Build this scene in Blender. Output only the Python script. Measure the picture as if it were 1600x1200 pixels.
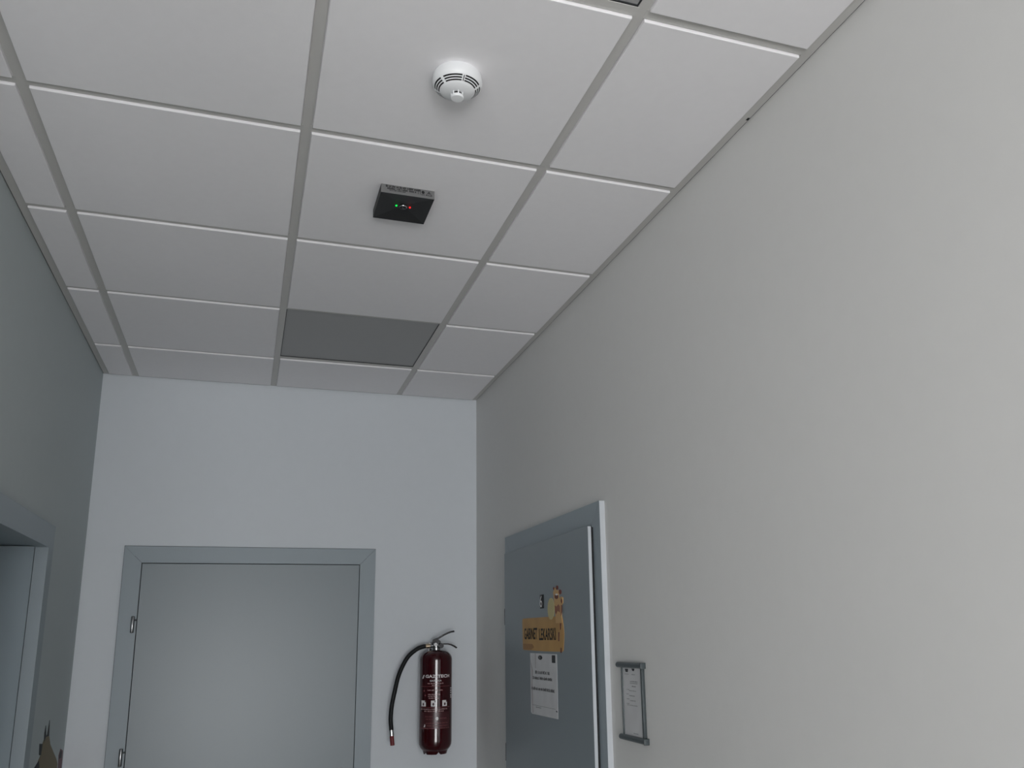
import bpy, bmesh, math, random
from mathutils import Vector, Matrix

scene = bpy.context.scene
COL = scene.collection
for o in list(bpy.data.objects):
    bpy.data.objects.remove(o, do_unlink=True)

# ------------------------------------------------------------------ key sizes (metres)
H = 2.84                       # height of the ceiling grid above the floor
XL, XR, YB = -0.137, 1.605, 2.8534   # left wall, right wall, back wall
YC = -1.2                      # where the left wall ends and the lobby opens
LX, LY = -3.0, -5.4            # lobby extents
PI = math.pi

# ------------------------------------------------------------------ camera
cam_d = bpy.data.cameras.new('camera')
cam = bpy.data.objects.new('camera', cam_d)
COL.objects.link(cam)
cam_d.sensor_fit = 'HORIZONTAL'
cam_d.sensor_width = 36.0
cam_d.lens = 1340.8539 / 1600.0 * 36.0
cam_d.shift_x = -51.6631 / 1600.0
cam_d.shift_y = 74.7283 / 1600.0
cam_d.clip_start = 0.02
cR = Vector((0.94525906, -0.32574051, -0.01945317))
cU = Vector((-0.05769995, -0.22551746, 0.97252897))
cF = Vector((0.32117911, 0.91816937, 0.23196763))
m3 = Matrix((cR, cU, -cF)).transposed()
cam.matrix_world = Matrix.Translation((0.522, -1.3118, H - 1.198)) @ m3.to_4x4()
scene.camera = cam

# ------------------------------------------------------------------ world, daylight, exposure
world = bpy.data.worlds.new('overcast_sky')
scene.world = world
world.use_nodes = True
bg = world.node_tree.nodes['Background']
bg.inputs['Color'].default_value = (0.80, 0.90, 1.0, 1)
bg.inputs['Strength'].default_value = 0.6


def area_light(name, loc, rot, sx, sy, energy, color):
    d = bpy.data.lights.new(name, 'AREA')
    d.shape = 'RECTANGLE'
    d.size, d.size_y, d.energy, d.color = sx, sy, energy, color
    o = bpy.data.objects.new(name, d)
    COL.objects.link(o)
    o.location, o.rotation_euler = loc, rot
    return o


# daylight entering through the low glazed doors and the tall side light in the lobby end wall
W1X0, W1X1, W1Z0, W1Z1 = -0.78, 1.22, 0.08, 1.72
W2X0, W2X1, W2Z0, W2Z1 = -2.80, -1.80, 0.12, 2.52
area_light('daylight_door', ((W1X0 + W1X1) / 2, LY - 0.04, (W1Z0 + W1Z1) / 2), (PI / 2, 0, 0),
           W1X1 - W1X0, W1Z1 - W1Z0, 140.0, (0.975, 0.985, 1.0))
area_light('daylight_window', ((W2X0 + W2X1) / 2, LY - 0.04, (W2Z0 + W2Z1) / 2), (PI / 2, 0, 0),
           W2X1 - W2X0, W2Z1 - W2Z0, 60.0, (0.985, 0.985, 0.985))

scene.view_settings.view_transform = 'Standard'
scene.view_settings.look = 'None'
scene.view_settings.gamma = 1.0
scene.view_settings.use_curve_mapping = False
scene.view_settings.exposure = 0.0
scene.cycles.use_denoising = True
scene.cycles.max_bounces = 6
scene.cycles.diffuse_bounces = 5
scene.cycles.glossy_bounces = 3
scene.cycles.use_light_tree = False
scene.cycles.caustics_reflective = False
scene.cycles.caustics_refractive = False
scene.cycles.use_adaptive_sampling = True
scene.cycles.adaptive_threshold = 0.02

# ------------------------------------------------------------------ materials
MATS = {}


def mat(name, color, rough=0.5, metal=0.0, spec=0.5, bump=0.0, bscale=200.0, vary=0.0, vscale=3.0,
        emit=0.0, coat=0.0):
    m = bpy.data.materials.new(name)
    m.use_nodes = True
    nt = m.node_tree
    b = nt.nodes['Principled BSDF']
    c = (color[0], color[1], color[2], 1)
    b.inputs['Base Color'].default_value = c
    b.inputs['Roughness'].default_value = rough
    b.inputs['Metallic'].default_value = metal
    b.inputs['Specular IOR Level'].default_value = spec
    if coat:
        b.inputs['Coat Weight'].default_value = coat
        b.inputs['Coat Roughness'].default_value = 0.06
    if emit:
        b.inputs['Emission Color'].default_value = c
        b.inputs['Emission Strength'].default_value = emit
    if bump or vary:
        tc = nt.nodes.new('ShaderNodeTexCoord')
    if vary:
        n = nt.nodes.new('ShaderNodeTexNoise')
        n.inputs['Scale'].default_value = vscale
        n.inputs['Detail'].default_value = 1
        r = nt.nodes.new('ShaderNodeMapRange')
        r.inputs['From Min'].default_value = 0.3
        r.inputs['From Max'].default_value = 0.7
        r.inputs['To Min'].default_value = 1 - vary
        r.inputs['To Max'].default_value = 1 + vary
        mx = nt.nodes.new('ShaderNodeVectorMath')
        mx.operation = 'SCALE'
        mx.inputs[0].default_value = color[:3]
        nt.links.new(tc.outputs['Object'], n.inputs['Vector'])
        nt.links.new(n.outputs['Fac'], r.inputs['Value'])
        nt.links.new(r.outputs['Result'], mx.inputs['Scale'])
        nt.links.new(mx.outputs['Vector'], b.inputs['Base Color'])
    if bump:
        n = nt.nodes.new('ShaderNodeTexNoise')
        n.inputs['Scale'].default_value = bscale
        n.inputs['Detail'].default_value = 1
        bp = nt.nodes.new('ShaderNodeBump')
        bp.inputs['Strength'].default_value = bump
        bp.inputs['Distance'].default_value = 0.002
        nt.links.new(tc.outputs['Object'], n.inputs['Vector'])
        nt.links.new(n.outputs['Fac'], bp.inputs['Height'])
        nt.links.new(bp.outputs['Normal'], b.inputs['Normal'])
    MATS[name] = m
    return m


mat('paint_back', (0.69, 0.725, 0.76), 0.75, spec=0.15, vary=0.005, vscale=25)
mat('paint_side', (0.72, 0.715, 0.70), 0.75, spec=0.15, vary=0.005, vscale=25)
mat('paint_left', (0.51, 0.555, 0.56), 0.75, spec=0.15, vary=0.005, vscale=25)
mat('tile', (0.895, 0.88, 0.895), 0.9, spec=0.05, vary=0.006, vscale=40)
mat('tee', (0.58, 0.57, 0.55), 0.45, spec=0.4)
mat('plenum', (0.10, 0.10, 0.10), 0.9)
mat('panel_frame', (0.03, 0.033, 0.035), 0.5)
mat('diffuser', (0.385, 0.385, 0.385), 0.5, spec=0.3)
mat('door_grey', (0.225, 0.262, 0.282), 0.36, spec=0.5, bump=0.05, bscale=500)
mat('door_trim', (0.29, 0.34, 0.37), 0.42, spec=0.5, bump=0.03, bscale=500)
mat('door_edge', (0.56, 0.59, 0.62), 0.4)
mat('lining', (0.29, 0.35, 0.385), 0.42)
mat('sealant', (0.10, 0.105, 0.11), 0.8)
mat('seal', (0.012, 0.013, 0.014), 0.8)  # also colours the painted shade strips in the ceiling's wall gaps
mat('chrome', (0.75, 0.77, 0.78), 0.14, metal=1.0)
mat('steel', (0.36, 0.365, 0.37), 0.22, metal=1.0)
mat('brass', (0.62, 0.50, 0.36), 0.3, metal=1.0)
mat('red_paint', (0.036, 0.0022, 0.0042), 0.05, spec=0.5)
mat('red_cap', (0.16, 0.015, 0.018), 0.5)
mat('rubber', (0.008, 0.009, 0.010), 0.5, spec=0.25)
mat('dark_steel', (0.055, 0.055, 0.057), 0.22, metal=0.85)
mat('label_pink', (0.50, 0.33, 0.33), 0.4)
mat('label_white', (0.78, 0.76, 0.76), 0.5)
mat('label_tint', (0.062, 0.016, 0.019), 0.3)
mat('label_dim', (0.24, 0.085, 0.09), 0.4)
mat('plastic_white', (0.86, 0.87, 0.88), 0.35)
mat('plastic_dark', (0.010, 0.010, 0.011), 0.6)
mat('grille_grey', (0.11, 0.11, 0.115), 0.5)
mat('sensor_black', (0.024, 0.024, 0.025), 0.48, spec=0.28)
mat('sensor_side', (0.165, 0.165, 0.165), 0.5)
mat('print_black', (0.008, 0.008, 0.009), 0.6)
mat('led_green', (0.0, 0.9, 0.06), 0.4, emit=2.2)
mat('led_red', (1.0, 0.01, 0.01), 0.4, emit=2.2)
mat('lens_glass', (0.02, 0.02, 0.022), 0.08)
mat('sign_tan', (0.48, 0.275, 0.085), 0.5, vary=0.10, vscale=9)
mat('sign_brown', (0.33, 0.165, 0.05), 0.5)
mat('spot_brown', (0.14, 0.03, 0.018), 0.5)
mat('spot_mid', (0.28, 0.10, 0.05), 0.5)
mat('balloon_yellow', (0.52, 0.45, 0.22), 0.5)
mat('giraffe_tan', (0.58, 0.36, 0.15), 0.5)
mat('sticker_white', (0.85, 0.83, 0.80), 0.5)
mat('paper', (0.62, 0.62, 0.63), 0.7, vary=0.05, vscale=14)
mat('paper_fold', (0.46, 0.43, 0.44), 0.7)
mat('ink', (0.03, 0.032, 0.036), 0.7)
mat('ink_soft', (0.13, 0.135, 0.14), 0.7)
mat('holder_grey', (0.06, 0.075, 0.08), 0.4)
mat('decal_olive', (0.20, 0.155, 0.085), 0.6)
mat('decal_black', (0.012, 0.014, 0.015), 0.6)
mat('decal_maroon', (0.16, 0.07, 0.085), 0.6)
mat('vinyl', (0.45, 0.44, 0.42), 0.35, vary=0.06, vscale=5)
mat('skirting', (0.40, 0.43, 0.44), 0.5)
mat('white_frame', (0.78, 0.79, 0.80), 0.4)

g = bpy.data.materials.new('window_glass')
g.use_nodes = True
nt = g.node_tree
nt.nodes.remove(nt.nodes['Principled BSDF'])
tr = nt.nodes.new('ShaderNodeBsdfTransparent')
gl = nt.nodes.new('ShaderNodeBsdfGlossy')
gl.inputs['Roughness'].default_value = 0.02
mixn = nt.nodes.new('ShaderNodeMixShader')
mixn.inputs['Fac'].default_value = 0.07
nt.links.new(tr.outputs[0], mixn.inputs[1])
nt.links.new(gl.outputs[0], mixn.inputs[2])
nt.links.new(mixn.outputs[0], nt.nodes['Material Output'].inputs['Surface'])
MATS['window_glass'] = g


# ------------------------------------------------------------------ mesh helpers
class MB:
    def __init__(self):
        self.v, self.f, self.s = [], [], []

    def face(self, pts, smooth=False):
        n = len(self.v)
        self.v += [tuple(p) for p in pts]
        self.f.append(tuple(range(n, n + len(pts))))
        self.s.append(smooth)

    def box(self, x0, x1, y0, y1, z0, z1):
        n = len(self.v)
        self.v += [(x0, y0, z0), (x1, y0, z0), (x1, y1, z0), (x0, y1, z0),
                   (x0, y0, z1), (x1, y0, z1), (x1, y1, z1), (x0, y1, z1)]
        for q in ((3, 2, 1, 0), (4, 5, 6, 7), (0, 1, 5, 4), (1, 2, 6, 5), (2, 3, 7, 6), (3, 0, 4, 7)):
            self.f.append(tuple(n + i for i in q))
            self.s.append(False)
        return self

    def bbox(self, x0, x1, y0, y1, z0, z1, b=0.002, seg=2):
        """bevelled box"""
        bm = bmesh.new()
        bmesh.ops.create_cube(bm, size=1.0)
        for v in bm.verts:
            v.co = Vector(((x0 + x1) / 2 + v.co.x * (x1 - x0), (y0 + y1) / 2 + v.co.y * (y1 - y0),
                           (z0 + z1) / 2 + v.co.z * (z1 - z0)))
        bmesh.ops.bevel(bm, geom=bm.edges[:], offset=b, segments=seg, affect='EDGES', profile=0.5)
        return self.bm(bm, True)

    def bm(self, bm, smooth=False):
        n = len(self.v)
        bm.verts.index_update()
        self.v += [tuple(v.co) for v in bm.verts]
        for f in bm.faces:
            self.f.append(tuple(n + v.index for v in f.verts))
            self.s.append(smooth)
        bm.free()
        return self

    def lathe(self, prof, c=(0, 0, 0), axis='Z', seg=48, smooth=True, a0=0.0, a1=2 * PI, skip=None):
        """prof: list of (r, h)"""
        n0 = len(self.v)
        full = abs(a1 - a0 - 2 * PI) < 1e-6
        cols = seg if full else seg + 1
        for i in range(cols):
            a = a0 + (a1 - a0) * i / seg
            ca, sa = math.cos(a), math.sin(a)
            for r, h in prof:
                if axis == 'Z':
                    p = (c[0] + r * ca, c[1] + r * sa, c[2] + h)
                elif axis == 'Y':
                    p = (c[0] + r * ca, c[1] + h, c[2] + r * sa)
                else:
                    p = (c[0] + h, c[1] + r * ca, c[2] + r * sa)
                self.v.append(p)
        k = len(prof)
        for i in range(seg):
            j = (i + 1) % cols
            for q in range(k - 1):
                if skip and skip(i, q):
                    continue
                self.f.append((n0 + i * k + q, n0 + j * k + q, n0 + j * k + q + 1, n0 + i * k + q + 1))
                self.s.append(smooth)
        return self

    def tube(self, pts, r, seg=12, smooth=True):
        pts = [Vector(p) for p in pts]
        rs = r if isinstance(r, (list, tuple)) else [r] * len(pts)
        n0 = len(self.v)
        up = Vector((0, 1, 0.01)).normalized()
        for i, p in enumerate(pts):
            t = (pts[min(i + 1, len(pts) - 1)] - pts[max(i - 1, 0)]).normalized()
            a = t.cross(up)
            if a.length < 1e-4:
                a = t.cross(Vector((1, 0, 0)))
            a.normalize()
            b = t.cross(a).normalized()
            for j in range(seg):
                w = 2 * PI * j / seg
                self.v.append(tuple(p + (a * math.cos(w) + b * math.sin(w)) * rs[i]))
        for i in range(len(pts) - 1):
            for j in range(seg):
                k = (j + 1) % seg
                self.f.append((n0 + i * seg + j, n0 + i * seg + k, n0 + (i + 1) * seg + k, n0 + (i + 1) * seg + j))
                self.s.append(smooth)
        self.f.append(tuple(n0 + j for j in range(seg - 1, -1, -1)))
        self.s.append(False)
        e = n0 + (len(pts) - 1) * seg
        self.f.append(tuple(e + j for j in range(seg)))
        self.s.append(False)
        return self

    def prism(self, poly, fn, t0, t1):
        """poly: 2D outline; fn(u, v, depth) -> 3D"""
        a = [fn(u, v, t0) for u, v in poly]
        b = [fn(u, v, t1) for u, v in poly]
        self.face(a)
        self.face(list(reversed(b)))
        n = len(poly)
        for i in range(n):
            j = (i + 1) % n
            self.face([a[j], a[i], b[i], b[j]])
        return self

    def build(self, name, m, parent=None, loc=None):
        me = bpy.data.meshes.new(name)
        me.from_pydata(self.v, [], self.f)
        bm = bmesh.new()
        bm.from_mesh(me)
        bmesh.ops.remove_doubles(bm, verts=bm.verts, dist=1e-6)
        bmesh.ops.recalc_face_normals(bm, faces=bm.faces)
        bm.to_mesh(me)
        bm.free()
        me.update()
        if any(self.s):
            me.shade_smooth()
            try:
                me.set_sharp_from_angle(angle=math.radians(38))
            except Exception:
                pass
        me.materials.append(MATS[m])
        o = bpy.data.objects.new(name, me)
        COL.objects.link(o)
        if parent:
            o.parent = parent
            o.matrix_parent_inverse = Matrix.Identity(4)
        if loc:
            o.location = loc
        return o


def empty(name, label=None, cat=None, kind=None, group=None):
    o = bpy.data.objects.new(name, None)
    o.empty_display_size = 0.1
    COL.objects.link(o)
    return tag(o, label, cat, kind, group)


def tag(o, label=None, cat=None, kind=None, group=None):
    if label:
        o['label'] = label
    if cat:
        o['category'] = cat
    if kind:
        o['kind'] = kind
    if group:
        o['group'] = group
    return o


def place(root, base):
    """move an Empty to the thing's base while its world-space children stay put"""
    base = Vector(base)
    root.location = base
    for ch in root.children:
        if ch.type == 'MESH' and 'moved' not in ch:
            ch.location = Vector(ch.location) - base


def text_mesh(body, size=1.0, offset=0.0):
    """2D outline faces of a text, centred on the origin: list of (verts2d, faces), width, height"""
    cu = bpy.data.curves.new('lettering', 'FONT')
    cu.body = body
    cu.size = size
    cu.offset = offset
    cu.resolution_u = 3
    o = bpy.data.objects.new('lettering', cu)
    COL.objects.link(o)
    dg = bpy.context.evaluated_depsgraph_get()
    me = bpy.data.meshes.new_from_object(o.evaluated_get(dg))
    vs = [(v.co.x, v.co.y) for v in me.vertices]
    fs = [tuple(p.vertices) for p in me.polygons]
    bpy.data.objects.remove(o, do_unlink=True)
    bpy.data.curves.remove(cu)
    bpy.data.meshes.remove(me)
    x0, x1 = min(v[0] for v in vs), max(v[0] for v in vs)
    y0, y1 = min(v[1] for v in vs), max(v[1] for v in vs)
    vs = [((x - x0) / (x1 - x0) - 0.5, (y - y0) / (y1 - y0) - 0.5) for x, y in vs]
    return vs, fs


def put_text(mb, body, u, v, w, h, fn, depth, offset=0.0):
    """text stretched to w x h centred on (u, v), mapped by fn(u, v, depth)"""
    vs, fs = text_mesh(body, 1.0, offset)
    n = len(mb.v)
    mb.v += [tuple(fn(u + a * w, v + b * h, depth)) for a, b in vs]
    for f in fs:
        mb.f.append(tuple(n + i for i in f))
        mb.s.append(False)


def scribble(mb, u0, u1, v, h, fn, depth, seed, bold=0.28):
    """a line of illegibly small print: narrow upright strokes in word-like runs"""
    rnd = random.Random(seed)
    u = u0
    sgn = 1 if u1 > u0 else -1
    cell = h * 0.62
    run = rnd.randint(3, 8)
    while sgn * (u1 - u) > cell * 0.5:
        if run == 0:
            u += sgn * cell * 0.7
            run = rnd.randint(3, 8)
            continue
        w = cell * 0.9
        k = rnd.randint(0, 3)
        t = cell * bold
        hh = h * (1.0 if rnd.random() < 0.5 else 0.8)

        def q(a0, a1, b0, b1):
            mb.face([fn(u + sgn * a0, v - h / 2 + b0, depth), fn(u + sgn * a1, v - h / 2 + b0, depth),
                     fn(u + sgn * a1, v - h / 2 + b1, depth), fn(u + sgn * a0, v - h / 2 + b1, depth)])
        q(0, t, 0, hh)
        if k != 1:
            q(w - t, w, 0, hh)
        if k != 2:
            q(t, w - t, hh - t, hh)
        if k in (1, 3):
            q(t, w - t, 0, t)
        if k in (0, 2):
            q(t, w - t, hh * 0.42, hh * 0.42 + t)
        u += sgn * cell * 1.12
        run -= 1


def Z(z):
    return H + z


# ------------------------------------------------------------------ room shell
TOP = H + 0.22
TH = 0.16
o = MB().box(LX - 0.3, XR + 0.3, LY - 0.3, YB + 0.3, -0.1, 0).build('floor', 'vinyl')
tag(o, 'grey vinyl corridor floor', kind='structure')

# door openings: (trim outer a0, a1, trim top z)
D1 = (0.021, 1.106, Z(-0.778))          # back wall, along x
D2 = (1.22, 2.292, Z(-0.775))           # right wall, along y
D3 = (1.03, 2.112, Z(-0.787))           # left wall, along y
TW = 0.072                              # trim width

m = MB()
a0, a1, zt = D1
m.box(XL - TH, a0 + 0.04, YB, YB + TH, 0, TOP).box(a1 - 0.04, XR + TH, YB, YB + TH, 0, TOP)
m.box(a0 + 0.04, a1 - 0.04, YB, YB + TH, zt - 0.04, TOP)
tag(m.build('wall_back', 'paint_back'), 'pale blue-white painted far wall', kind='structure')
m = MB()
a0, a1, zt = D2
m.box(XR, XR + TH, LY - TH, a0 + 0.04, 0, TOP).box(XR, XR + TH, a1 - 0.04, YB, 0, TOP)
m.box(XR, XR + TH, a0 + 0.04, a1 - 0.04, zt - 0.04, TOP)
tag(m.build('wall_right', 'paint_side'), 'plain off-white right wall', kind='structure')
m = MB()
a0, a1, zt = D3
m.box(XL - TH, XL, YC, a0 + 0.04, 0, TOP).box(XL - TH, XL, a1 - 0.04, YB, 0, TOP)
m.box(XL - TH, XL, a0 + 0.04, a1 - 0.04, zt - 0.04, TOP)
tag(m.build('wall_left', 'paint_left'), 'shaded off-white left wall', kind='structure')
m = MB().box(LX - TH, XL - TH, YC, YC + TH, 0, TOP)
tag(m.build('wall_front', 'paint_side'), 'off-white lobby return wall', kind='structure')
m = MB()
m.box(LX - TH, W2X0, LY - TH, LY, 0, TOP).box(W2X1, W1X0, LY - TH, LY, 0, TOP).box(W1X1, XR, LY - TH, LY, 0, TOP)
for q0, q1, r0, r1 in ((W1X0, W1X1, W1Z0, W1Z1), (W2X0, W2X1, W2Z0, W2Z1)):
    m.box(q0, q1, LY - TH, LY, 0, r0).box(q0, q1, LY - TH, LY, r1, TOP)
tag(m.build('wall_rear', 'paint_side'), 'off-white lobby end wall around the glazing', kind='structure')
m = MB().box(LX - TH, LX, LY, YC, 0, TOP)
tag(m.build('wall_side', 'paint_side'), 'off-white lobby side wall', kind='structure')

for nm, b in (('baseboard_back', None), ('baseboard_right', None), ('baseboard_left', None)):
    m = MB()
    if nm.endswith('back'):
        m.bbox(XL, D1[0], YB - 0.012, YB, 0, 0.08, 0.002).bbox(D1[1], XR, YB - 0.012, YB, 0, 0.08, 0.002)
    elif nm.endswith('right'):
        m.bbox(XR - 0.012, XR, LY, D2[0], 0, 0.08, 0.002).bbox(XR - 0.012, XR, D2[1], YB, 0, 0.08, 0.002)
    else:
        m.bbox(XL, XL + 0.012, YC, D3[0], 0, 0.08, 0.002).bbox(XL, XL + 0.012, D3[1], YB, 0, 0.08, 0.002)
    tag(m.build(nm, 'skirting'), 'low grey skirting board', kind='structure')

# windows of the lobby behind the camera
fw = 0.05
for nm, lab, q0, q1, r0, r1, n in (('window_1', 'low two-pane glazing at the lobby end', W1X0, W1X1, W1Z0, W1Z1, 2),
                                   ('window_2', 'tall single-pane side light at the lobby end', W2X0, W2X1, W2Z0, W2Z1, 1)):
    w = empty(nm, lab, kind='structure')
    m = MB()
    m.box(q0, q0 + fw, LY - 0.12, LY - 0.05, r0, r1).box(q1 - fw, q1, LY - 0.12, LY - 0.05, r0, r1)
    m.box(q0 + fw, q1 - fw, LY - 0.12, LY - 0.05, r0, r0 + fw).box(q0 + fw, q1 - fw, LY - 0.12, LY - 0.05, r1 - fw, r1)
    m.build('window_frame', 'white_frame', w)
    cuts = [q0 + fw] + [q0 + (q1 - q0) * k / n for k in range(1, n)] + [q1 - fw]
    for k in range(n):
        pa, pb = cuts[k] + (0.05 if k else 0), cuts[k + 1] - (0.05 if k < n - 1 else 0)
        MB().box(pa, pb, LY - 0.09, LY - 0.084, r0 + fw, r1 - fw).build('pane', 'window_glass', w)
        if k:
            MB().box(cuts[k] - 0.05, cuts[k] + 0.05, LY - 0.12, LY - 0.05, r0 + fw, r1 - fw).build('mullion', 'white_frame', w)

# ------------------------------------------------------------------ suspended ceiling
DROP = 0.007
ceil = empty('ceiling', 'white suspended tile ceiling', kind='structure')
m = MB().box(LX - TH, XR + TH, LY - TH, YB + TH, TOP, TOP + 0.1)
m.build('slab', 'plenum', ceil)
Y0 = -1.8                                  # tiles are built one by one from here to the far wall
m = MB().box(LX, XR, LY, Y0 - 0.013, H - DROP, H + 0.012).box(LX, XL - TH, Y0 - 0.013, YC, H - DROP, H + 0.012)
m.box(XL - TH, XL, Y0 - 0.013, YC, H - DROP, H + 0.012)
m.build('lobby_soffit', 'tile', ceil)

FL = 0.012                                 # half the tee flange
for x in (0.0, 0.6, 1.2):
    m = MB().box(x - FL, x + FL, Y0, YB - 0.024, H, H + 0.0015).box(x - 0.001, x + 0.001, Y0, YB - 0.024, H + 0.0015, H + 0.038)
    m.build('main_runner', 'tee', ceil)
rows = [Y0 + 0.6 * i for i in range(8)]    # -1.8 ... 2.4
cols = [XL, 0.0, 0.6, 1.2, XR]
for y in rows:
    for i in range(4):
        xa = cols[i] + (0.024 if i == 0 else FL - 0.004)
        xb = cols[i + 1] - (0.024 if i == 3 else FL - 0.004)
        m = MB().box(xa, xb, y - FL, y + FL, H - 0.0006, H + 0.0009).box(xa + 0.01, xb - 0.01, y - 0.001, y + 0.001, H + 0.0009, H + 0.032)
        m.build('cross_tee', 'tee', ceil)
# wall angles
m = MB().box(XL + 0.0022, XL + 0.024, YC, YB - 0.0015, H, H + 0.001).box(XL + 0.010, XL + 0.0115, YC, YB - 0.0015, H + 0.001, H + 0.024)
m.build('wall_angle', 'tee', ceil)
m = MB()
yn = 0.252
m.box(XR - 0.024, XR - 0.002, Y0, yn - 0.006, H, H + 0.001).box(XR - 0.024, XR - 0.002, yn + 0.006, YB - 0.0015, H, H + 0.001)
m.box(XR - 0.024, XR - 0.008, yn - 0.006, yn + 0.006, H, H + 0.001)
m.build('wall_angle', 'tee', ceil)
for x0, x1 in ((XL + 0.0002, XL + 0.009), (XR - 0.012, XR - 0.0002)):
    MB().box(x0, x1, Y0 if x0 > 0 else YC, YB - 0.002, H + 0.0012, H + 0.004).build('gap_shade', 'seal', ceil)  # dark strips added to paint in the gap's shade along both side walls
m = MB().box(XL + 0.024, XR - 0.024, YB - 0.024, YB - 0.001, H, H + 0.001)
m.build('wall_angle', 'tee', ceil)

LIGHT_CELLS = {(2, 1.8), (2, -0.6)}
tile_cache = {}


def tile(x0, x1, y0, y1, l, r, n, f):
    """tegular tile: wide back resting on the tees, dropped face with softened edges"""
    key = (round(x1 - x0, 4), round(y1 - y0, 4), l, r, n, f)
    cx, cy = (x0 + x1) / 2, (y0 + y1) / 2
    if key not in tile_cache:
        m = MB()
        hx, hy = (x1 - x0) / 2, (y1 - y0) / 2
        m.box(-hx + 0.004, hx - 0.004, -hy + 0.004, hy - 0.004, 0.0016, 0.014)
        ins = lambda w: 0.0275 if w else 0.0135
        ax0, ax1, ay0, ay1 = -hx + ins(l), hx - ins(r), -hy + ins(n), hy - ins(f)
        b = 0.0016
        v = []
        for dz, q in ((0.0016, 0.0), (-DROP + b, 0.0), (-DROP + b * 0.3, b * 0.35), (-DROP, b)):
            v.append([(ax0 + q, ay0 + q, dz), (ax1 - q, ay0 + q, dz), (ax1 - q, ay1 - q, dz), (ax0 + q, ay1 - q, dz)])
        for a, c in zip(v, v[1:]):
            for i in range(4):
                j = (i + 1) % 4
                m.face([a[j], a[i], c[i], c[j]])
        m.face(list(reversed(v[-1])))
        o = m.build('ceiling_tile', 'tile', ceil)
        tile_cache[key] = o.data
    else:
        o = bpy.data.objects.new('ceiling_tile', tile_cache[key])
        COL.objects.link(o)
        o.parent = ceil
    o.location = (cx, cy, H)
    return o


ys = rows + [YB]
for i in range(4):
    for j in range(len(rows)):
        y0, y1 = ys[j], ys[j + 1]
        if (i, round(y0, 3)) in LIGHT_CELLS:
            continue
        tile(cols[i], cols[i + 1], y0, y1, i == 0, i == 3, False, j == len(rows) - 1)

# unlit light panels lying in the grid
for (i, y), lab in (((2, 1.8), 'unlit dark grey square light panel in the ceiling near the far wall'),
                    ((2, -0.6), 'unlit ceiling light panel above the smoke detector, cut off by the top edge')):
    x0, x1, y0, y1 = cols[i], cols[i + 1], y, y + 0.6
    r = empty('ceiling_lamp', lab, 'ceiling light', group='unlit light panels in the ceiling grid')
    cx, cy = (x0 + x1) / 2, (y0 + y1) / 2
    m = MB()
    h1, h2 = 0.296, 0.2853
    for a in ((-h1, h1, -h1, -h2), (-h1, h1, h2, h1), (-h1, -h2, -h2, h2), (h2, h1, -h2, h2)):
        m.box(a[0], a[1], a[2], a[3], 0.0018, 0.03)
    m.build('frame', 'panel_frame', r)
    MB().box(-h2, h2, -h2, h2, 0.004, 0.02).build('diffuser', 'diffuser', r)
    r.location = (cx, cy, H)


# ------------------------------------------------------------------ doors
def hinge(parent, fn, u, z0, z1, side, m_pin='chrome'):
    """pin hinge: barrel on the frame with a small arm to the leaf.  fn(u, depth, z)"""
    m = MB()
    rr = 0.0072
    n = 14
    prof = [(0.0, z0), (rr * 0.8, z0), (rr, z0 + 0.003), (rr, z1 - 0.003), (rr * 0.8, z1), (0.0, z1)]
    n0 = len(m.v)
    for i in range(n):
        a = 2 * PI * i / n
        for r, z in prof:
            m.v.append(tuple(fn(u + r * math.cos(a), 0.010 + r * math.sin(a), z)))
    k = len(prof)
    for i in range(n):
        j = (i + 1) % n
        for q in range(k - 1):
            m.f.append((n0 + i * k + q, n0 + j * k + q, n0 + j * k + q + 1, n0 + i * k + q + 1))
            m.s.append(True)
    h = m.build('hinge', m_pin, parent)
    za = z1 - 0.016
    MB().tube([fn(u, 0.010, za), fn(u + side * 0.014, 0.010, za)], 0.0035, 8).build('hinge_arm', m_pin, h)
    return h


def lever_handle(parent, fn, u, z, side):
    m = MB()
    n0 = len(m.v)
    prof = [(0.026, 0.0), (0.026, 0.006), (0.023, 0.009), (0.0, 0.009)]
    n = 24
    for i in range(n):
        a = 2 * PI * i / n
        for r, d in prof:
            m.v.append(tuple(fn(u + r * math.cos(a), d, z + r * math.sin(a))))
    for i in range(n):
        j = (i + 1) % n
        for q in range(3):
            m.f.append((n0 + i * 4 + q, n0 + j * 4 + q, n0 + j * 4 + q + 1, n0 + i * 4 + q + 1))
            m.s.append(True)
    h = m.build('handle', 'chrome', parent)
    MB().tube([fn(u, 0.008, z), fn(u, 0.045, z), fn(u + side * 0.008, 0.052, z), fn(u + side * 0.03, 0.054, z),
               fn(u + side * 0.12, 0.052, z)], 0.009, 10).build('lever', 'chrome', h)
    m = MB()
    m.tube([fn(u, 0.0, z - 0.09), fn(u, 0.007, z - 0.09)], 0.024, 20)
    m.build('lock_rosette', 'chrome', h)


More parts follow.
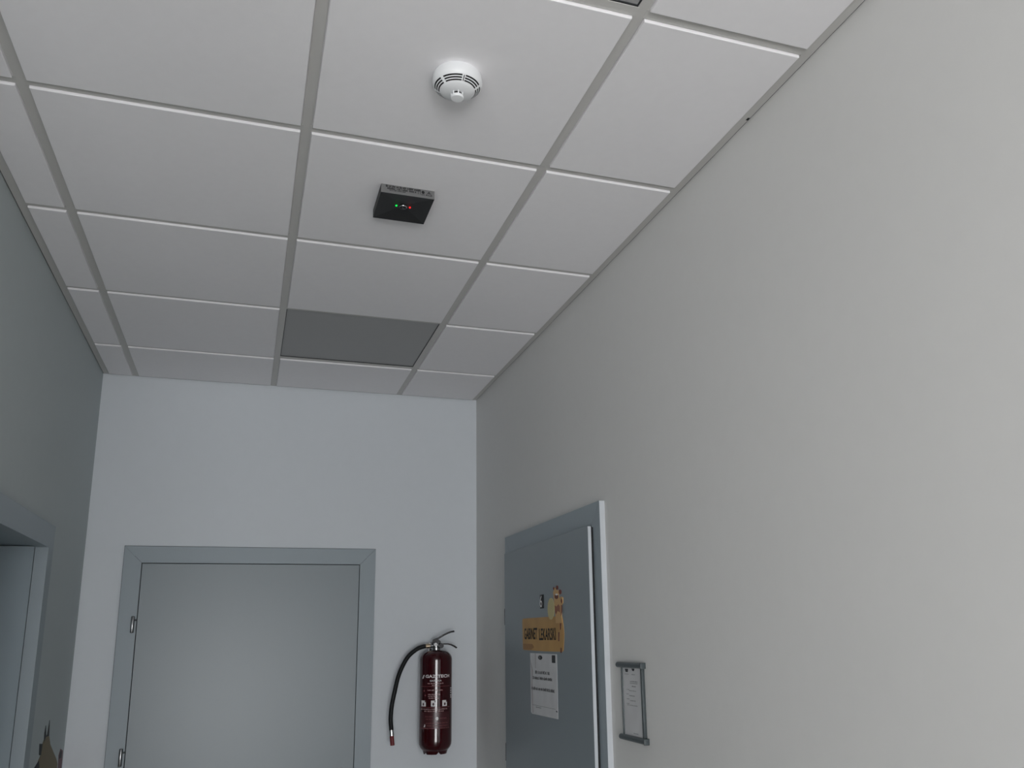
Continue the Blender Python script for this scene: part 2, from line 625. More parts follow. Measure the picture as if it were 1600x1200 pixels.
def rebated_door(name, label, a0, a1, zt, fn, hinge_at, handle_at, over):
    """fn(u, depth towards the corridor, z).  Trim stands 18 mm off the wall, the leaf a further 12 mm."""
    root = empty(name, label, kind='structure')
    P = 0.018

    def bx(m, u0, u1, d0, d1, z0, z1, b=0.0015):
        p, q = fn(u0, d0, z0), fn(u1, d1, z1)
        m.bbox(min(p[0], q[0]), max(p[0], q[0]), min(p[1], q[1]), max(p[1], q[1]), min(p[2], q[2]), max(p[2], q[2]), b, 1)

    def mitre(poly, nm):
        MB().prism(poly, lambda u, v, d: fn(u, d, v), P, -0.001).build(nm, 'door_trim', root)
    gp = 0.0006
    mitre([(a0, 0), (a0 + TW, 0), (a0 + TW, zt - TW - gp), (a0, zt - gp)], 'frame_jamb')
    mitre([(a1 - TW, 0), (a1, 0), (a1, zt - gp), (a1 - TW, zt - TW - gp)], 'frame_jamb')
    mitre([(a0 + gp, zt), (a0 + TW + gp, zt - TW), (a1 - TW - gp, zt - TW), (a1 - gp, zt)], 'frame_head')
    if not over:                              # dark sealant bead where the trim meets the wall
        m = MB()
        w = 0.0035
        bx(m, a0 - w, a0, 0.0, 0.002, 0.0, zt + w, 0.0004)
        bx(m, a1, a1 + w * 0.7, 0.0, 0.002, 0.0, zt + w, 0.0004)
        bx(m, a0, a1, 0.0, 0.002, zt, zt + w, 0.0004)
        m.build('sealant', 'sealant', root)
    m = MB()                                  # dark rubber seal behind the leaf's overlap
    bx(m, a0 + 0.042, a1 - 0.042, 0.004, P - 0.010, 0.004, zt - 0.042, 0.0005)
    m.build('seal', 'seal', root)
    g2 = 0.004 - over                         # the leaf's lip may lap over the trim
    lf, lb = (P + 0.020, P + 0.008) if over else (P + 0.012, P - 0.006)
    m = MB()
    bx(m, a0 + TW + g2, a1 - TW - g2, lb, lf, 0.006, zt - TW - 0.004, 0.0012)
    leaf = m.build('door_leaf', 'door_grey', root)
    if over:
        m = MB()
        bx(m, a0 + TW + g2 + 0.003, a1 - TW - g2 - 0.003, P + 0.0002, lb + 0.001, 0.009, zt - TW - 0.007, 0.0005)
        m.build('lip_seal', 'seal', leaf)
    if name == 'door_2':                      # pale edge banding on the sides turned to the corridor
        m = MB()
        bx(m, a0 - 0.0008, a0 + 0.0004, 0.0, P - 0.0004, 0.0, zt - 0.001, 0.0002)
        m.build('edge_band', 'door_edge', root)
        m = MB()
        bx(m, a0 + TW + g2 - 0.0008, a0 + TW + g2 + 0.0004, lb + 0.0006, lf - 0.0006, 0.007, zt - TW - 0.005, 0.0002)
        m.build('edge_band', 'door_edge', leaf)
    uh, sd = hinge_at
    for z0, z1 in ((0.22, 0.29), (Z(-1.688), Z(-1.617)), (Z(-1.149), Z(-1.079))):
        hinge(root, lambda u, d, z: fn(u, d + P, z), uh, z0, z1, sd, 'dark_steel' if over else 'steel')  # lapped door's hinges get a darker metal, dark reflections put into the colour
    lever_handle(leaf, lambda u, d, z: fn(u, d + lf, z), handle_at, Z(-1.772), -sd if handle_at < uh else -sd)
    return root


d1 = rebated_door('door_1', 'closed grey door with chrome pin hinges in the far wall', D1[0], D1[1], D1[2],
                  lambda u, d, z: (u, YB - d, z), (D1[0] + 0.058, 1), D1[1] - 0.137, 0.0)
d2 = rebated_door('door_2', 'grey door with orange room sign in the right wall', D2[0], D2[1], D2[2],
                  lambda u, d, z: (XR - d, u, z), (D2[1] - 0.042, -1), D2[0] + 0.137, 0.020)

# left door: set deep in its lining, leaf on the far side of the wall
d3 = empty('door_3', 'recessed grey door in the left wall', kind='structure')
a0, a1, zt = D3
fn3 = lambda u, d, z: (XL + d, u, z)
P = 0.018
for poly, nm in (([(a0, 0), (a0 + 0.08, 0), (a0 + 0.08, zt - 0.08), (a0, zt)], 'frame_jamb'),
                 ([(a1 - 0.08, 0), (a1, 0), (a1, zt), (a1 - 0.08, zt - 0.08)], 'frame_jamb'),
                 ([(a0, zt), (a0 + 0.08, zt - 0.08), (a1 - 0.08, zt - 0.08), (a1, zt)], 'frame_head')):
    MB().prism(poly, lambda u, v, d: fn3(u, d, v), P, -0.022).build(nm, 'door_trim', d3)
i0, i1, it = a0 + 0.078, a1 - 0.078, zt - 0.078
MB().box(XL - 0.158, XL - 0.025, i1 + 0.004, i1 + 0.03, 0, it).build('lining', 'lining', d3)
MB().box(XL - 0.158, XL - 0.025, i0 - 0.03, i0 - 0.004, 0, it).build('lining', 'lining', d3)
MB().box(XL - 0.158, XL - 0.025, i0 - 0.03, i1 + 0.03, it + 0.004, it + 0.03).build('lining', 'lining', d3)
MB().box(XL - 0.19, XL - 0.15, i0 - 0.03, i1 + 0.03, 0.005, it + 0.02).build('door_leaf', 'door_grey', d3)

# ------------------------------------------------------------------ smoke detector
DC = (0.897, 0.292)
DZ = H - DROP
det = empty('smoke_detector', 'round white smoke detector with slotted vents on the ceiling tile', 'smoke detector')
m = MB()
m.lathe([(0.0505, 0.0), (0.0528, -0.003), (0.0540, -0.012), (0.0545, -0.018), (0.0535, -0.0235), (0.0505, -0.0275)], seg=64)
m.build('base', 'plastic_white', det)
NS = 240
prof = [(0.0505, -0.0275), (0.0492, -0.0288), (0.0468, -0.0309), (0.0450, -0.0324), (0.0426, -0.0343),
        (0.0407, -0.0357), (0.0383, -0.0374), (0.0355, -0.0393)]


def slot_skip(i, q):
    if q not in (1, 3, 5):
        return False
    k = (i - 23) % 40                    # six sectors of vents, a rib between neighbours
    return 3 <= k <= 36


m = MB().lathe(prof, seg=NS, skip=slot_skip)
m.build('vent_ring', 'plastic_white', det)
MB().lathe([(0.0470, -0.020), (0.0440, -0.0265), (0.0330, -0.0350), (0.0, -0.0350)], seg=48).build('chamber', 'plastic_dark', det)
m = MB().lathe([(0.0355, -0.0393), (0.0340, -0.0406), (0.0200, -0.0432), (0.0, -0.0436)], seg=64)
m.build('cap', 'plastic_white', det)
# status bar between two vent sectors, facing the camera side
aa = math.radians(-85)
m = MB()
pts = [(r * math.cos(aa + s), r * math.sin(aa + s), z) for r, z, s in
       ((0.0484, -0.0303, -0.022), (0.0484, -0.0303, 0.022), (0.0388, -0.0377, 0.027), (0.0388, -0.0377, -0.027))]
m.face(pts)
m.face([(p[0], p[1], p[2] + 0.003) for p in reversed(pts)])
for i in range(4):
    j = (i + 1) % 4
    m.face([pts[i], pts[j], (pts[j][0], pts[j][1], pts[j][2] + 0.003), (pts[i][0], pts[i][1], pts[i][2] + 0.003)])
m.build('indicator', 'grille_grey', det)
# thermistor cage in the middle: posts and a round foot
cage = MB().lathe([(0.0, -0.0500), (0.0136, -0.0500), (0.0143, -0.0515), (0.0143, -0.0540), (0.0128, -0.0560), (0.0, -0.0565)], seg=32).build('sensor_cage', 'plastic_white', det)
for k in range(7):
    a = 2 * PI * k / 7 + 0.2
    MB().tube([(0.0126 * math.cos(a), 0.0126 * math.sin(a), -0.0425), (0.0126 * math.cos(a), 0.0126 * math.sin(a), -0.0505)], 0.0015, 8).build('post', 'plastic_white', cage)
MB().lathe([(0.0095, -0.043), (0.0095, -0.0502)], seg=16).build('thermistor', 'plastic_dark', cage)
det.location = (DC[0], DC[1], DZ)

# ------------------------------------------------------------------ black sensor box
sx0, sx1, sy0, sy1 = 0.8075, 0.9525, 0.796, 0.947
sz1, szb = H - DROP, H - 0.0315
sen = empty('ceiling_sensor', 'square black sensor box with green and red lights on the ceiling', 'sensor')
cx, cy = (sx0 + sx1) / 2, (sy0 + sy1) / 2
hx, hy = (sx1 - sx0) / 2, (sy1 - sy0) / 2
hz = sz1 - szb
m = MB()
c8 = [(-hx, -hy), (hx, -hy), (hx, hy), (-hx, hy)]
top = [(x, y, 0.0) for x, y in c8]
bot = [(x, y, -hz) for x, y in c8]
for i in (1, 2, 3):
    j = (i + 1) % 4
    m.face([top[i], top[j], bot[j], bot[i]])
k = 0.13
dish = [(x * k, y * k, -hz + 0.009) for x, y in c8]     # faces fall inward to the lens
for i in range(4):
    j = (i + 1) % 4
    m.face([bot[i], bot[j], dish[j], dish[i]])
m.face(dish)
m.face(list(reversed(top)))
m.build('housing', 'sensor_black', sen)
MB().box(-hx, hx, -hy - 0.0008, -hy, -hz, 0.0).build('side_plate', 'sensor_side', sen)
fs = lambda u, v, d: (u, -hy - 0.0008 - d, v)
m = MB()
rnd = random.Random(4)
scribble(m, -0.060, 0.034, -0.0046, 0.0062, fs, 0.0004, 11, 0.40)
scribble(m, -0.056, 0.022, -0.0110, 0.0056, fs, 0.0004, 12, 0.40)
scribble(m, -0.050, -0.006, -0.0158, 0.0034, fs, 0.0004, 13, 0.38)
for u in (0.027, 0.0325):
    m.face([fs(u, -0.016, 0.0004), fs(u + 0.0011, -0.016, 0.0004), fs(u + 0.0011, -0.004, 0.0004), fs(u, -0.004, 0.0004)])
m.face([fs(0.041 + 0.0042 * math.cos(t), -0.0085 + 0.0048 * math.sin(t), 0.0004) for t in [2 * PI * q / 12 for q in range(12)]])
m.face([fs(0.036, -0.0165, 0.0004), fs(0.046, -0.0165, 0.0004), fs(0.046, -0.015, 0.0004), fs(0.036, -0.015, 0.0004)])
tri = [(0.0480, -0.0170), (0.0665, -0.0170), (0.05725, -0.0035)]
tin = [(0.0508, -0.0154), (0.0637, -0.0154), (0.05725, -0.0062)]
for i in range(3):
    j = (i + 1) % 3
    m.face([fs(*tri[i], 0.0004), fs(*tri[j], 0.0004), fs(*tin[j], 0.0004), fs(*tin[i], 0.0004)])
m.face([fs(*p, 0.0004) for p in ((0.0563, -0.0075), (0.0588, -0.0078), (0.0578, -0.0105), (0.0592, -0.0107), (0.0562, -0.0150), (0.0570, -0.0118), (0.0556, -0.0116))])
tag(m.build('print', 'print_black', sen), kind='stuff')
eye = MB().lathe([(0.0105, 0.0), (0.0115, -0.0035), (0.0105, -0.0055), (0.0088, -0.0050), (0.0080, -0.0020), (0.0, -0.0010)], (0, 0, -hz + 0.0085), seg=28).build('lens_ring', 'steel', sen)
MB().lathe([(0.0079, -0.001), (0.006, -0.0046), (0.003, -0.0062), (0.0, -0.0066)], (0, 0, -hz + 0.0085), seg=20).build('lens', 'lens_glass', eye)
for u, mm in ((-0.0190, 'led_green'), (0.0190, 'led_red')):
    o = MB().lathe([(0.0025, 0.0), (0.0025, -0.0016), (0.0014, -0.0027), (0.0, -0.003)], (u, 0.0, -hz + 0.0075), seg=12).build('status_light', mm, sen)
    o['label'] = 'green status light' if u < 0 else 'red status light'
sen.location = (cx, cy, sz1)

# ------------------------------------------------------------------ fire extinguisher
EX, EY, ER = 1.3855, 2.757, 0.0745
zb, zs = Z(-1.700), Z(-1.250)
ext = empty('fire_extinguisher', 'dark red fire extinguisher with black hose hung on the far wall', 'fire extinguisher')
m = MB()
m.lathe([(0.0, zb + 0.006), (0.050, zb + 0.007), (0.060, zb + 0.013), (0.069, zb + 0.025), (0.0735, zb + 0.037), (ER, zb + 0.050), (ER, zb + 0.053), (ER, zb + 0.060), (ER, zs - 0.050), (ER, zs - 0.043), (ER, zs - 0.040),
         (0.0725, zs - 0.030), (0.0675, zs - 0.020), (0.058, zs - 0.010), (0.044, zs - 0.003), (0.026, zs), (0.020, zs + 0.001), (0.0, zs + 0.001)],
        (EX, EY, 0), seg=64)
m.build('cylinder', 'red_paint', ext)
NSK = 64
m = MB()
prof_o = []
for i in range(NSK):
    a, b = 2 * PI * i / NSK, 2 * PI * (i + 1) / NSK

    def cut(t):
        s = abs(math.sin(t * 2.5 + 0.55))
        return 0.011 * max(0.0, 1 - s * 2.6)
    za, zc = zb - 0.004 + cut(a), zb - 0.004 + cut(b)
    for r in (0.055, 0.052):
        m.face([(EX + r * 1.10 * math.cos(a), EY + r * 1.10 * math.sin(a), zb + 0.020), (EX + r * 1.10 * math.cos(b), EY + r * 1.10 * math.sin(b), zb + 0.020),
                (EX + r * 0.96 * math.cos(b), EY + r * 0.96 * math.sin(b), zc), (EX + r * 0.96 * math.cos(a), EY + r * 0.96 * math.sin(a), za)], True)
m.build('foot_skirt', 'red_paint', ext)
m = MB().lathe([(0.020, zs), (0.020, zs + 0.012), (0.016, zs + 0.014), (0.016, zs + 0.020), (0.0, zs + 0.020)], (EX, EY, 0), seg=24)
m.build('neck', 'steel', ext)
m = MB()
m.bbox(EX - 0.012, EX + 0.013, EY - 0.012, EY + 0.012, zs + 0.018, zs + 0.034, 0.003)
m.lathe([(0.0, 0.0), (0.008, 0.0), (0.009, 0.003), (0.009, 0.014), (0.0, 0.015)], (EX - 0.008, EY - 0.026, zs + 0.026), 'Y', seg=18)
valve = m.build('valve', 'steel', ext)
m = MB().lathe([(0.0, 0.0), (0.011, 0.0), (0.012, 0.003), (0.012, 0.012), (0.0, 0.012)], (EX + 0.0195, EY - 0.026, zs + 0.020), 'Y', seg=24)
m.build('gauge', 'dark_steel', valve)
# bracket plates that carry the levers
m = MB()
for dy in (-0.0095, 0.0075):
    m.prism([(EX - 0.017, Z(-1.222)), (EX + 0.016, Z(-1.226)), (EX + 0.020, Z(-1.212)), (EX + 0.004, Z(-1.196)), (EX - 0.016, Z(-1.206))],
            lambda u, v, d: (u, EY + dy + d, v), 0.0, 0.002)
m.build('lever_bracket', 'dark_steel', valve)


def strap(path, w, t, name, mt):
    """a flat bent strip of metal following path in the x-z plane"""
    m = MB()
    P3 = [Vector((p[0], 0, p[1])) for p in path]
    rows_ = []
    for i, p in enumerate(P3):
        d = (P3[min(i + 1, len(P3) - 1)] - P3[max(i - 1, 0)]).normalized()
        n = Vector((-d.z, 0, d.x)) * t / 2
        rows_.append([(p.x + n.x, EY - w / 2, p.z + n.z), (p.x + n.x, EY + w / 2, p.z + n.z),
                      (p.x - n.x, EY + w / 2, p.z - n.z), (p.x - n.x, EY - w / 2, p.z - n.z)])
    for a, b in zip(rows_, rows_[1:]):
        for i in range(4):
            j = (i + 1) % 4
            m.face([a[i], a[j], b[j], b[i]], True)
    m.face(rows_[0])
    m.face(list(reversed(rows_[-1])))
    return m.build(name, mt, valve)


strap([(1.369, 1.626), (1.372, 1.635), (1.397, 1.645), (1.420, 1.658), (1.440, 1.667), (1.455, 1.672), (1.470, 1.6745)], 0.018, 0.0078, 'squeeze_lever', 'dark_steel')
strap([(1.398, 1.616), (1.420, 1.6175), (1.442, 1.617), (1.458, 1.613), (1.472, 1.606), (1.483, 1.5985)], 0.018, 0.0058, 'carry_handle', 'plastic_dark')
hp = [(1.345, 1.610), (1.320, 1.606), (1.293, 1.595), (1.258, 1.567), (1.232, 1.526), (1.211, 1.475), (1.197, 1.414),
      (1.185, 1.353), (1.181, 1.298), (1.1835, 1.262), (1.186, 1.237)]


def smooth_path(pts, n=5):
    out = []
    for i in range(len(pts) - 1):
        p0, p1, p2, p3 = pts[max(i - 1, 0)], pts[i], pts[i + 1], pts[min(i + 2, len(pts) - 1)]
        for k in range(n):
            t = k / n
            out.append(tuple(0.5 * ((2 * b) + (c - a) * t + (2 * a - 5 * b + 4 * c - d) * t * t + (-a + 3 * b - 3 * c + d) * t ** 3)
                             for a, b, c, d in zip(p0, p1, p2, p3)))
    out.append(tuple(pts[-1]))
    return out


hose = MB().tube([(p[0], EY, p[1]) for p in smooth_path(hp)], 0.0098, 14).build('hose', 'rubber', ext)
MB().tube([(1.336, EY, 1.609), (1.356, EY, 1.610)], 0.0104, 16).build('ferrule', 'brass', hose)
MB().tube([(1.356, EY, 1.610), (1.374, EY, 1.611)], 0.007, 12).build('coupling', 'steel', hose)
MB().tube([(1.1845, EY, 1.247), (1.1875, EY, 1.222)], 0.0106, 16).build('ferrule', 'chrome', hose)
MB().tube([(1.1870, EY, 1.223), (1.1895, EY, 1.200), (1.1915, EY, 1.181)], [0.0092, 0.0092, 0.0098], 14).build('nozzle', 'red_cap', hose)
m = MB()
m.bbox(EX - 0.020, EX + 0.020, YB - 0.006, YB - 0.0005, zs - 0.10, zs + 0.035, 0.001)
m.bbox(EX - 0.012, EX + 0.012, EY + 0.012, YB - 0.004, zs + 0.004, zs + 0.010, 0.001)
m.build('wall_bracket', 'steel', ext)

# printing wrapped round the cylinder; u = arc length from the side facing the camera
FACE = math.atan2(-1.3118 - EY, 0.522 - EX)


def wrap(u, v, d):
    a = FACE + u / ER
    r = ER + d
    return (EX + r * math.cos(a), EY + r * math.sin(a), v)


def pu(px):                                # place along the printed label, in cylinder half-widths of 25.3 units
    return ER * math.asin(max(-0.995, min(0.995, (px - 680.7) / 25.6)))


def pz(py):
    return Z(-1.25) - (py - 1015.9) * 0.45 / 159.8


def patch(m, px0, px1, py0, py1, d, n=10):
    a, b = pu(px0), pu(px1)
    for i in range(n):
        u0, u1 = a + (b - a) * i / n, a + (b - a) * (i + 1) / n
        m.face([wrap(u0, pz(py1), d), wrap(u1, pz(py1), d), wrap(u1, pz(py0), d), wrap(u0, pz(py0), d)], True)


lab = MB()
patch(lab, 656.8, 702.0, 1112.0, 1137.0, 0.0003, 14)
label = lab.build('label', 'label_tint', ext)
m = MB()
put_text(m, 'GAZ-TECH', (pu(665) + pu(701.3)) / 2, pz(1056.4), pu(701.3) - pu(665), 0.0138, wrap, 0.0006, 0.03)
m.face([wrap(pu(659.8), pz(1060), 0.0006), wrap(pu(661.6), pz(1060), 0.0006), wrap(pu(663.2), pz(1054.5), 0.0006), wrap(pu(661.8), pz(1054.5), 0.0006)])
put_text(m, 'GAŚNICA', (pu(671.5) + pu(689.8)) / 2, pz(1063), pu(689.8) - pu(671.5), 0.0082, wrap, 0.0006, 0.02)
tag(m.build('title_print', 'label_white', label), kind='stuff')
m = MB()
for px0, px1, py, h, sd in ((668, 692, 1067.5, 0.0050, 1), (675, 686, 1070.4, 0.0048, 2), (668, 692, 1078, 0.0056, 3), (669, 689, 1084.6, 0.0054, 4),
                            (669, 683, 1087.5, 0.0050, 5), (670, 686, 1090.4, 0.0050, 6), (658, 698.6, 1107.2, 0.0054, 7), (663.5, 693.5, 1110.3, 0.0050, 8)):
    scribble(m, pu(px0), pu(px1), pz(py), h, wrap, 0.0006, sd)
tag(m.build('instruction_print', 'label_pink', label), kind='stuff')
m = MB()
patch(m, 657.5, 702, 1071.9, 1072.4, 0.0005)
patch(m, 657.5, 702, 1104.2, 1104.7, 0.0005)
patch(m, 657, 702, 1136.2, 1137.0, 0.0006)
for px0, px1, py, sd in ((665, 677, 1118.5, 21), (666, 676, 1122.5, 22), (687, 698, 1121.5, 23), (666, 700, 1128.5, 24), (668, 700, 1132.5, 25)):
    scribble(m, pu(px0), pu(px1), pz(py), 0.0050, wrap, 0.0007, sd)
m.face([wrap(pu(663) + 0.004 * math.cos(t), pz(1079) + 0.005 * math.sin(t), 0.0006) for t in [2 * PI * q / 8 for q in range(8)]])
m.face([wrap(pu(664.8) + 0.005 * math.cos(t), pz(1086) + 0.004 * math.sin(t), 0.0006) for t in [2 * PI * q / 8 for q in range(8)]])
tag(m.build('small_print', 'label_dim', label), kind='stuff')
for px0, px1 in ((659.0, 665.8), (673.6, 681.0), (691.0, 698.2)):
    m = MB()
    patch(m, px0, px1, 1093.9, 1103.0, 0.0006, 4)
    m.build('pictogram', 'label_white', label)
    mk = MB()
    cx_ = (pu(px0) + pu(px1)) / 2
    mk.face([wrap(cx_ + 0.0045 * math.cos(t), pz(1099.6) + 0.0065 * math.sin(t), 0.0009) for t in [2 * PI * q / 10 for q in range(10)]])
    mk.face([wrap(pu(px1) - 0.006, pz(1096.6), 0.0009), wrap(pu(px1) - 0.0002, pz(1096.6), 0.0009), wrap(pu(px1) - 0.0002, pz(1093.7), 0.0009), wrap(pu(px1) - 0.006, pz(1093.7), 0.0009)])
    tag(mk.build('pictogram_mark', 'label_tint', label), kind='stuff')
m = MB()
m.face([wrap(pu(683.2) + 0.0066 * math.cos(t), pz(1121.7) + 0.0075 * math.sin(t), 0.0008) for t in [2 * PI * q / 14 for q in range(14)]])
m.build('round_mark', 'label_white', label)
m = MB()
m.face([wrap(pu(664) + du, pz(1132.5) + dv, 0.0008) for du, dv in ((-0.005, -0.006), (0.003, -0.006), (0.005, 0.002), (0.002, 0.008), (-0.001, 0.001))])
m.build('flame_mark', 'label_white', label)
m = MB()
for py in (1075, 1078.5, 1082, 1086, 1089):
    patch(m, 703.4, 704.9, py, py + 2.0, 0.0006, 2)
tag(m.build('side_print', 'label_white', label), kind='stuff')
place(ext, (EX, EY, zb - 0.004))

# ------------------------------------------------------------------ things on the right door (leaf face at x = XR - 0.038)
LXF = XR - 0.038


def on_leaf(y, z, d):                     # sheet lying on the door leaf
    return (LXF - d, y - 0.0235, z)


num = empty('number_plate', 'small black number plate with white 6 above the orange room sign', 'number plate')
MB().bbox(LXF - 0.0022, LXF - 0.0001, 1.7255, 1.7655, Z(-1.097), Z(-1.047), 0.0006).build('plate', 'print_black', num)
m = MB()
put_text(m, '6', -1.7755, Z(-1.0715), 0.026, 0.043, lambda u, v, d: on_leaf(-u, v, d), 0.0028, 0.0)
m.build('numeral', 'sticker_white', num)
place(num, (LXF, 1.7455, Z(-1.097)))

sign = empty('room_sign', 'orange-brown sign reading GABINET LEKARSKI on a grey door', 'sign')


def rounded(pts, k=0.25):
    out = []
    n = len(pts)
    for i in range(n):
        a, b, c = Vector(pts[i - 1]), Vector(pts[i]), Vector(pts[(i + 1) % n])
        e = min(0.012, (a - b).length * k, (c - b).length * k)
        p, q = b + (a - b).normalized() * e, b + (c - b).normalized() * e
        for t in (0, 0.33, 0.66, 1):
            out.append(tuple(p * (1 - t) ** 2 + b * 2 * t * (1 - t) + q * t * t))
    return out


plate_poly = rounded([(2.012, 1.712), (1.705, 1.711), (1.556, 1.709), (1.540, 1.650), (1.552, 1.590), (1.774, 1.590), (2.010, 1.593)])
MB().prism(plate_poly, on_leaf, 0.0012, 0.0001).build('plate', 'sign_tan', sign)
MB().prism(rounded([(2.005, 1.617), (1.887, 1.615), (1.872, 1.603), (1.905, 1.594), (2.004, 1.595)]), on_leaf, 0.0016, 0.0011).build('brush_print', 'sign_brown', sign)  # darker brown brush patch printed on the plate
m = MB()
fl = lambda u, v, d: on_leaf(-u, v, d)
put_text(m, 'GABINET', -(1.988 + 1.828) / 2, 1.6535, 1.988 - 1.828, 0.0425, fl, 0.0019, 0.02)
m.build('lettering', 'print_black', sign)
m = MB()
put_text(m, 'LEKARSKI', -(1.806 + 1.624) / 2, 1.6500, 1.806 - 1.624, 0.0425, fl, 0.0019, 0.02)
m.build('lettering', 'print_black', sign)
for p in ([(1.579, 1.689), (1.565, 1.689), (1.570, 1.664), (1.579, 1.664)], [(1.597, 1.656), (1.586, 1.656), (1.590, 1.625), (1.599, 1.625)],
          [(1.579, 1.603), (1.569, 1.603), (1.568, 1.586), (1.581, 1.586)]):
    MB().prism(p, on_leaf, 0.0017, 0.0011).build('spot_print', 'spot_brown', sign)
place(sign, (LXF, 1.776, 1.59))

gir = empty('giraffe_sticker', 'tan giraffe sticker with pale yellow balloon above the orange door sign', 'sticker')
MB().prism([(1.634, 1.737), (1.637, 1.725), (1.642, 1.715), (1.651, 1.707), (1.661, 1.701), (1.672, 1.7), (1.683, 1.702), (1.692, 1.708), (1.7, 1.716), (1.704, 1.727),
            (1.705, 1.739), (1.703, 1.751), (1.697, 1.762), (1.688, 1.77), (1.678, 1.775), (1.667, 1.776), (1.656, 1.774), (1.647, 1.768), (1.639, 1.759), (1.635, 1.748)],
           on_leaf, 0.0020, 0.0001).build('balloon', 'balloon_yellow', gir)
MB().prism([(1.641, 1.795), (1.629, 1.803), (1.623, 1.81), (1.611, 1.801), (1.588, 1.8), (1.586, 1.776), (1.578, 1.768), (1.559, 1.776), (1.544, 1.772), (1.544, 1.754),
            (1.561, 1.744), (1.560, 1.709), (1.554, 1.686), (1.619, 1.687), (1.624, 1.723), (1.633, 1.768)], on_leaf, 0.0024, 0.0001).build('head_and_neck', 'giraffe_tan', gir)
for p in ([(1.592, 1.808), (1.594, 1.804), (1.599, 1.802), (1.604, 1.802), (1.609, 1.805), (1.61, 1.81), (1.608, 1.814), (1.603, 1.816), (1.598, 1.816), (1.593, 1.813)],
          [(1.56, 1.792), (1.562, 1.787), (1.568, 1.784), (1.575, 1.785), (1.581, 1.788), (1.583, 1.793), (1.58, 1.798), (1.574, 1.801), (1.567, 1.8), (1.561, 1.797)],
          [(1.63, 1.808), (1.632, 1.804), (1.636, 1.803), (1.639, 1.805), (1.641, 1.808), (1.639, 1.812), (1.635, 1.813), (1.632, 1.811)]):
    MB().prism(p, on_leaf, 0.0027, 0.0001).build('horn', 'spot_brown', gir)
MB().prism([(1.585, 1.778), (1.587, 1.774), (1.593, 1.771), (1.601, 1.769), (1.61, 1.77), (1.618, 1.772), (1.624, 1.775), (1.625, 1.78), (1.623, 1.784), (1.617, 1.787),
            (1.609, 1.788), (1.6, 1.787), (1.592, 1.785), (1.586, 1.782)], on_leaf, 0.0028, 0.0023).build('muzzle', 'spot_brown', gir)
MB().prism([(1.588, 1.784), (1.591, 1.783), (1.598, 1.782), (1.607, 1.782), (1.615, 1.784), (1.617, 1.786), (1.614, 1.788), (1.607, 1.788), (1.598, 1.788), (1.59, 1.786)],
           on_leaf, 0.0031, 0.0027).build('blaze', 'sticker_white', gir)
MB().prism([(1.627, 1.749), (1.607, 1.744), (1.587, 1.751), (1.572, 1.744), (1.574, 1.722), (1.597, 1.729), (1.613, 1.717), (1.622, 1.723)], on_leaf, 0.0028, 0.0023).build('spot', 'spot_mid', gir)
MB().prism([(1.563, 1.747), (1.551, 1.747), (1.553, 1.724), (1.559, 1.714), (1.566, 1.709)], on_leaf, 0.0028, 0.0023).build('spot', 'spot_mid', gir)
MB().prism([(1.559, 1.77), (1.548, 1.764), (1.547, 1.757), (1.555, 1.751), (1.562, 1.76)], on_leaf, 0.0028, 0.0023).build('spot', 'spot_brown', gir)
place(gir, (LXF, 1.61, 1.687))

note = empty('paper_notice', 'white paper notice taped to the grey door below the orange sign', 'notice')
MB().prism([(1.920, 1.582), (1.621, 1.581), (1.621, 1.365), (1.905, 1.363), (1.920, 1.368)], on_leaf, 0.0008, 0.0001).build('sheet', 'paper', note)
m = MB()
for p in ([(1.917, 1.560), (1.888, 1.520), (1.896, 1.470), (1.888, 1.366), (1.902, 1.366), (1.910, 1.460), (1.905, 1.520)], [(1.862, 1.581), (1.851, 1.581), (1.853, 1.528), (1.861, 1.528)]):
    m.prism(p, on_leaf, 0.0011, 0.0007)
m.build('crease', 'paper_fold', note)
m = MB()
for y0, y1, z, h, sd in ((1.861, 1.697, 1.514, 0.0105, 31), (1.892, 1.667, 1.4935, 0.0105, 32), (1.909, 1.650, 1.4555, 0.0105, 33)):
    scribble(m, y0, y1, z, h, on_leaf, 0.0012, sd)
tag(m.build('print', 'ink', note), kind='stuff')
for poly in ([(1.672, 1.577), (1.637, 1.577), (1.637, 1.551), (1.672, 1.551)],
             [(1.64, 1.392), (1.626, 1.391), (1.626, 1.386), (1.638, 1.388)],
             [(1.801 + 0.024 * math.cos(t), 1.567 + 0.008 * math.sin(t)) for t in [2 * PI * q / 14 for q in range(14)]]):
    MB().prism(poly, on_leaf, 0.0012, 0.0007).build('emblem', 'ink', note)
m = MB()
m.face([on_leaf(1.796, 1.5625, 0.0015), on_leaf(1.816, 1.5625, 0.0015), on_leaf(1.816, 1.5715, 0.0015), on_leaf(1.796, 1.5715, 0.0015)])
m.face([on_leaf(1.90, 1.3955, 0.0012), on_leaf(1.645, 1.3955, 0.0012), on_leaf(1.645, 1.3965, 0.0012), on_leaf(1.90, 1.3965, 0.0012)])
for y in (1.646, 1.655, 1.664):
    m.face([on_leaf(y, 1.552, 0.0015), on_leaf(y + 0.0018, 1.552, 0.0015), on_leaf(y + 0.0018, 1.576, 0.0015), on_leaf(y, 1.576, 0.0015)])
scribble(m, 1.86, 1.80, 1.390, 0.004, on_leaf, 0.0012, 35)
tag(m.build('fine_print', 'ink_soft', note), kind='stuff')
place(note, (LXF, 1.77, 1.363))

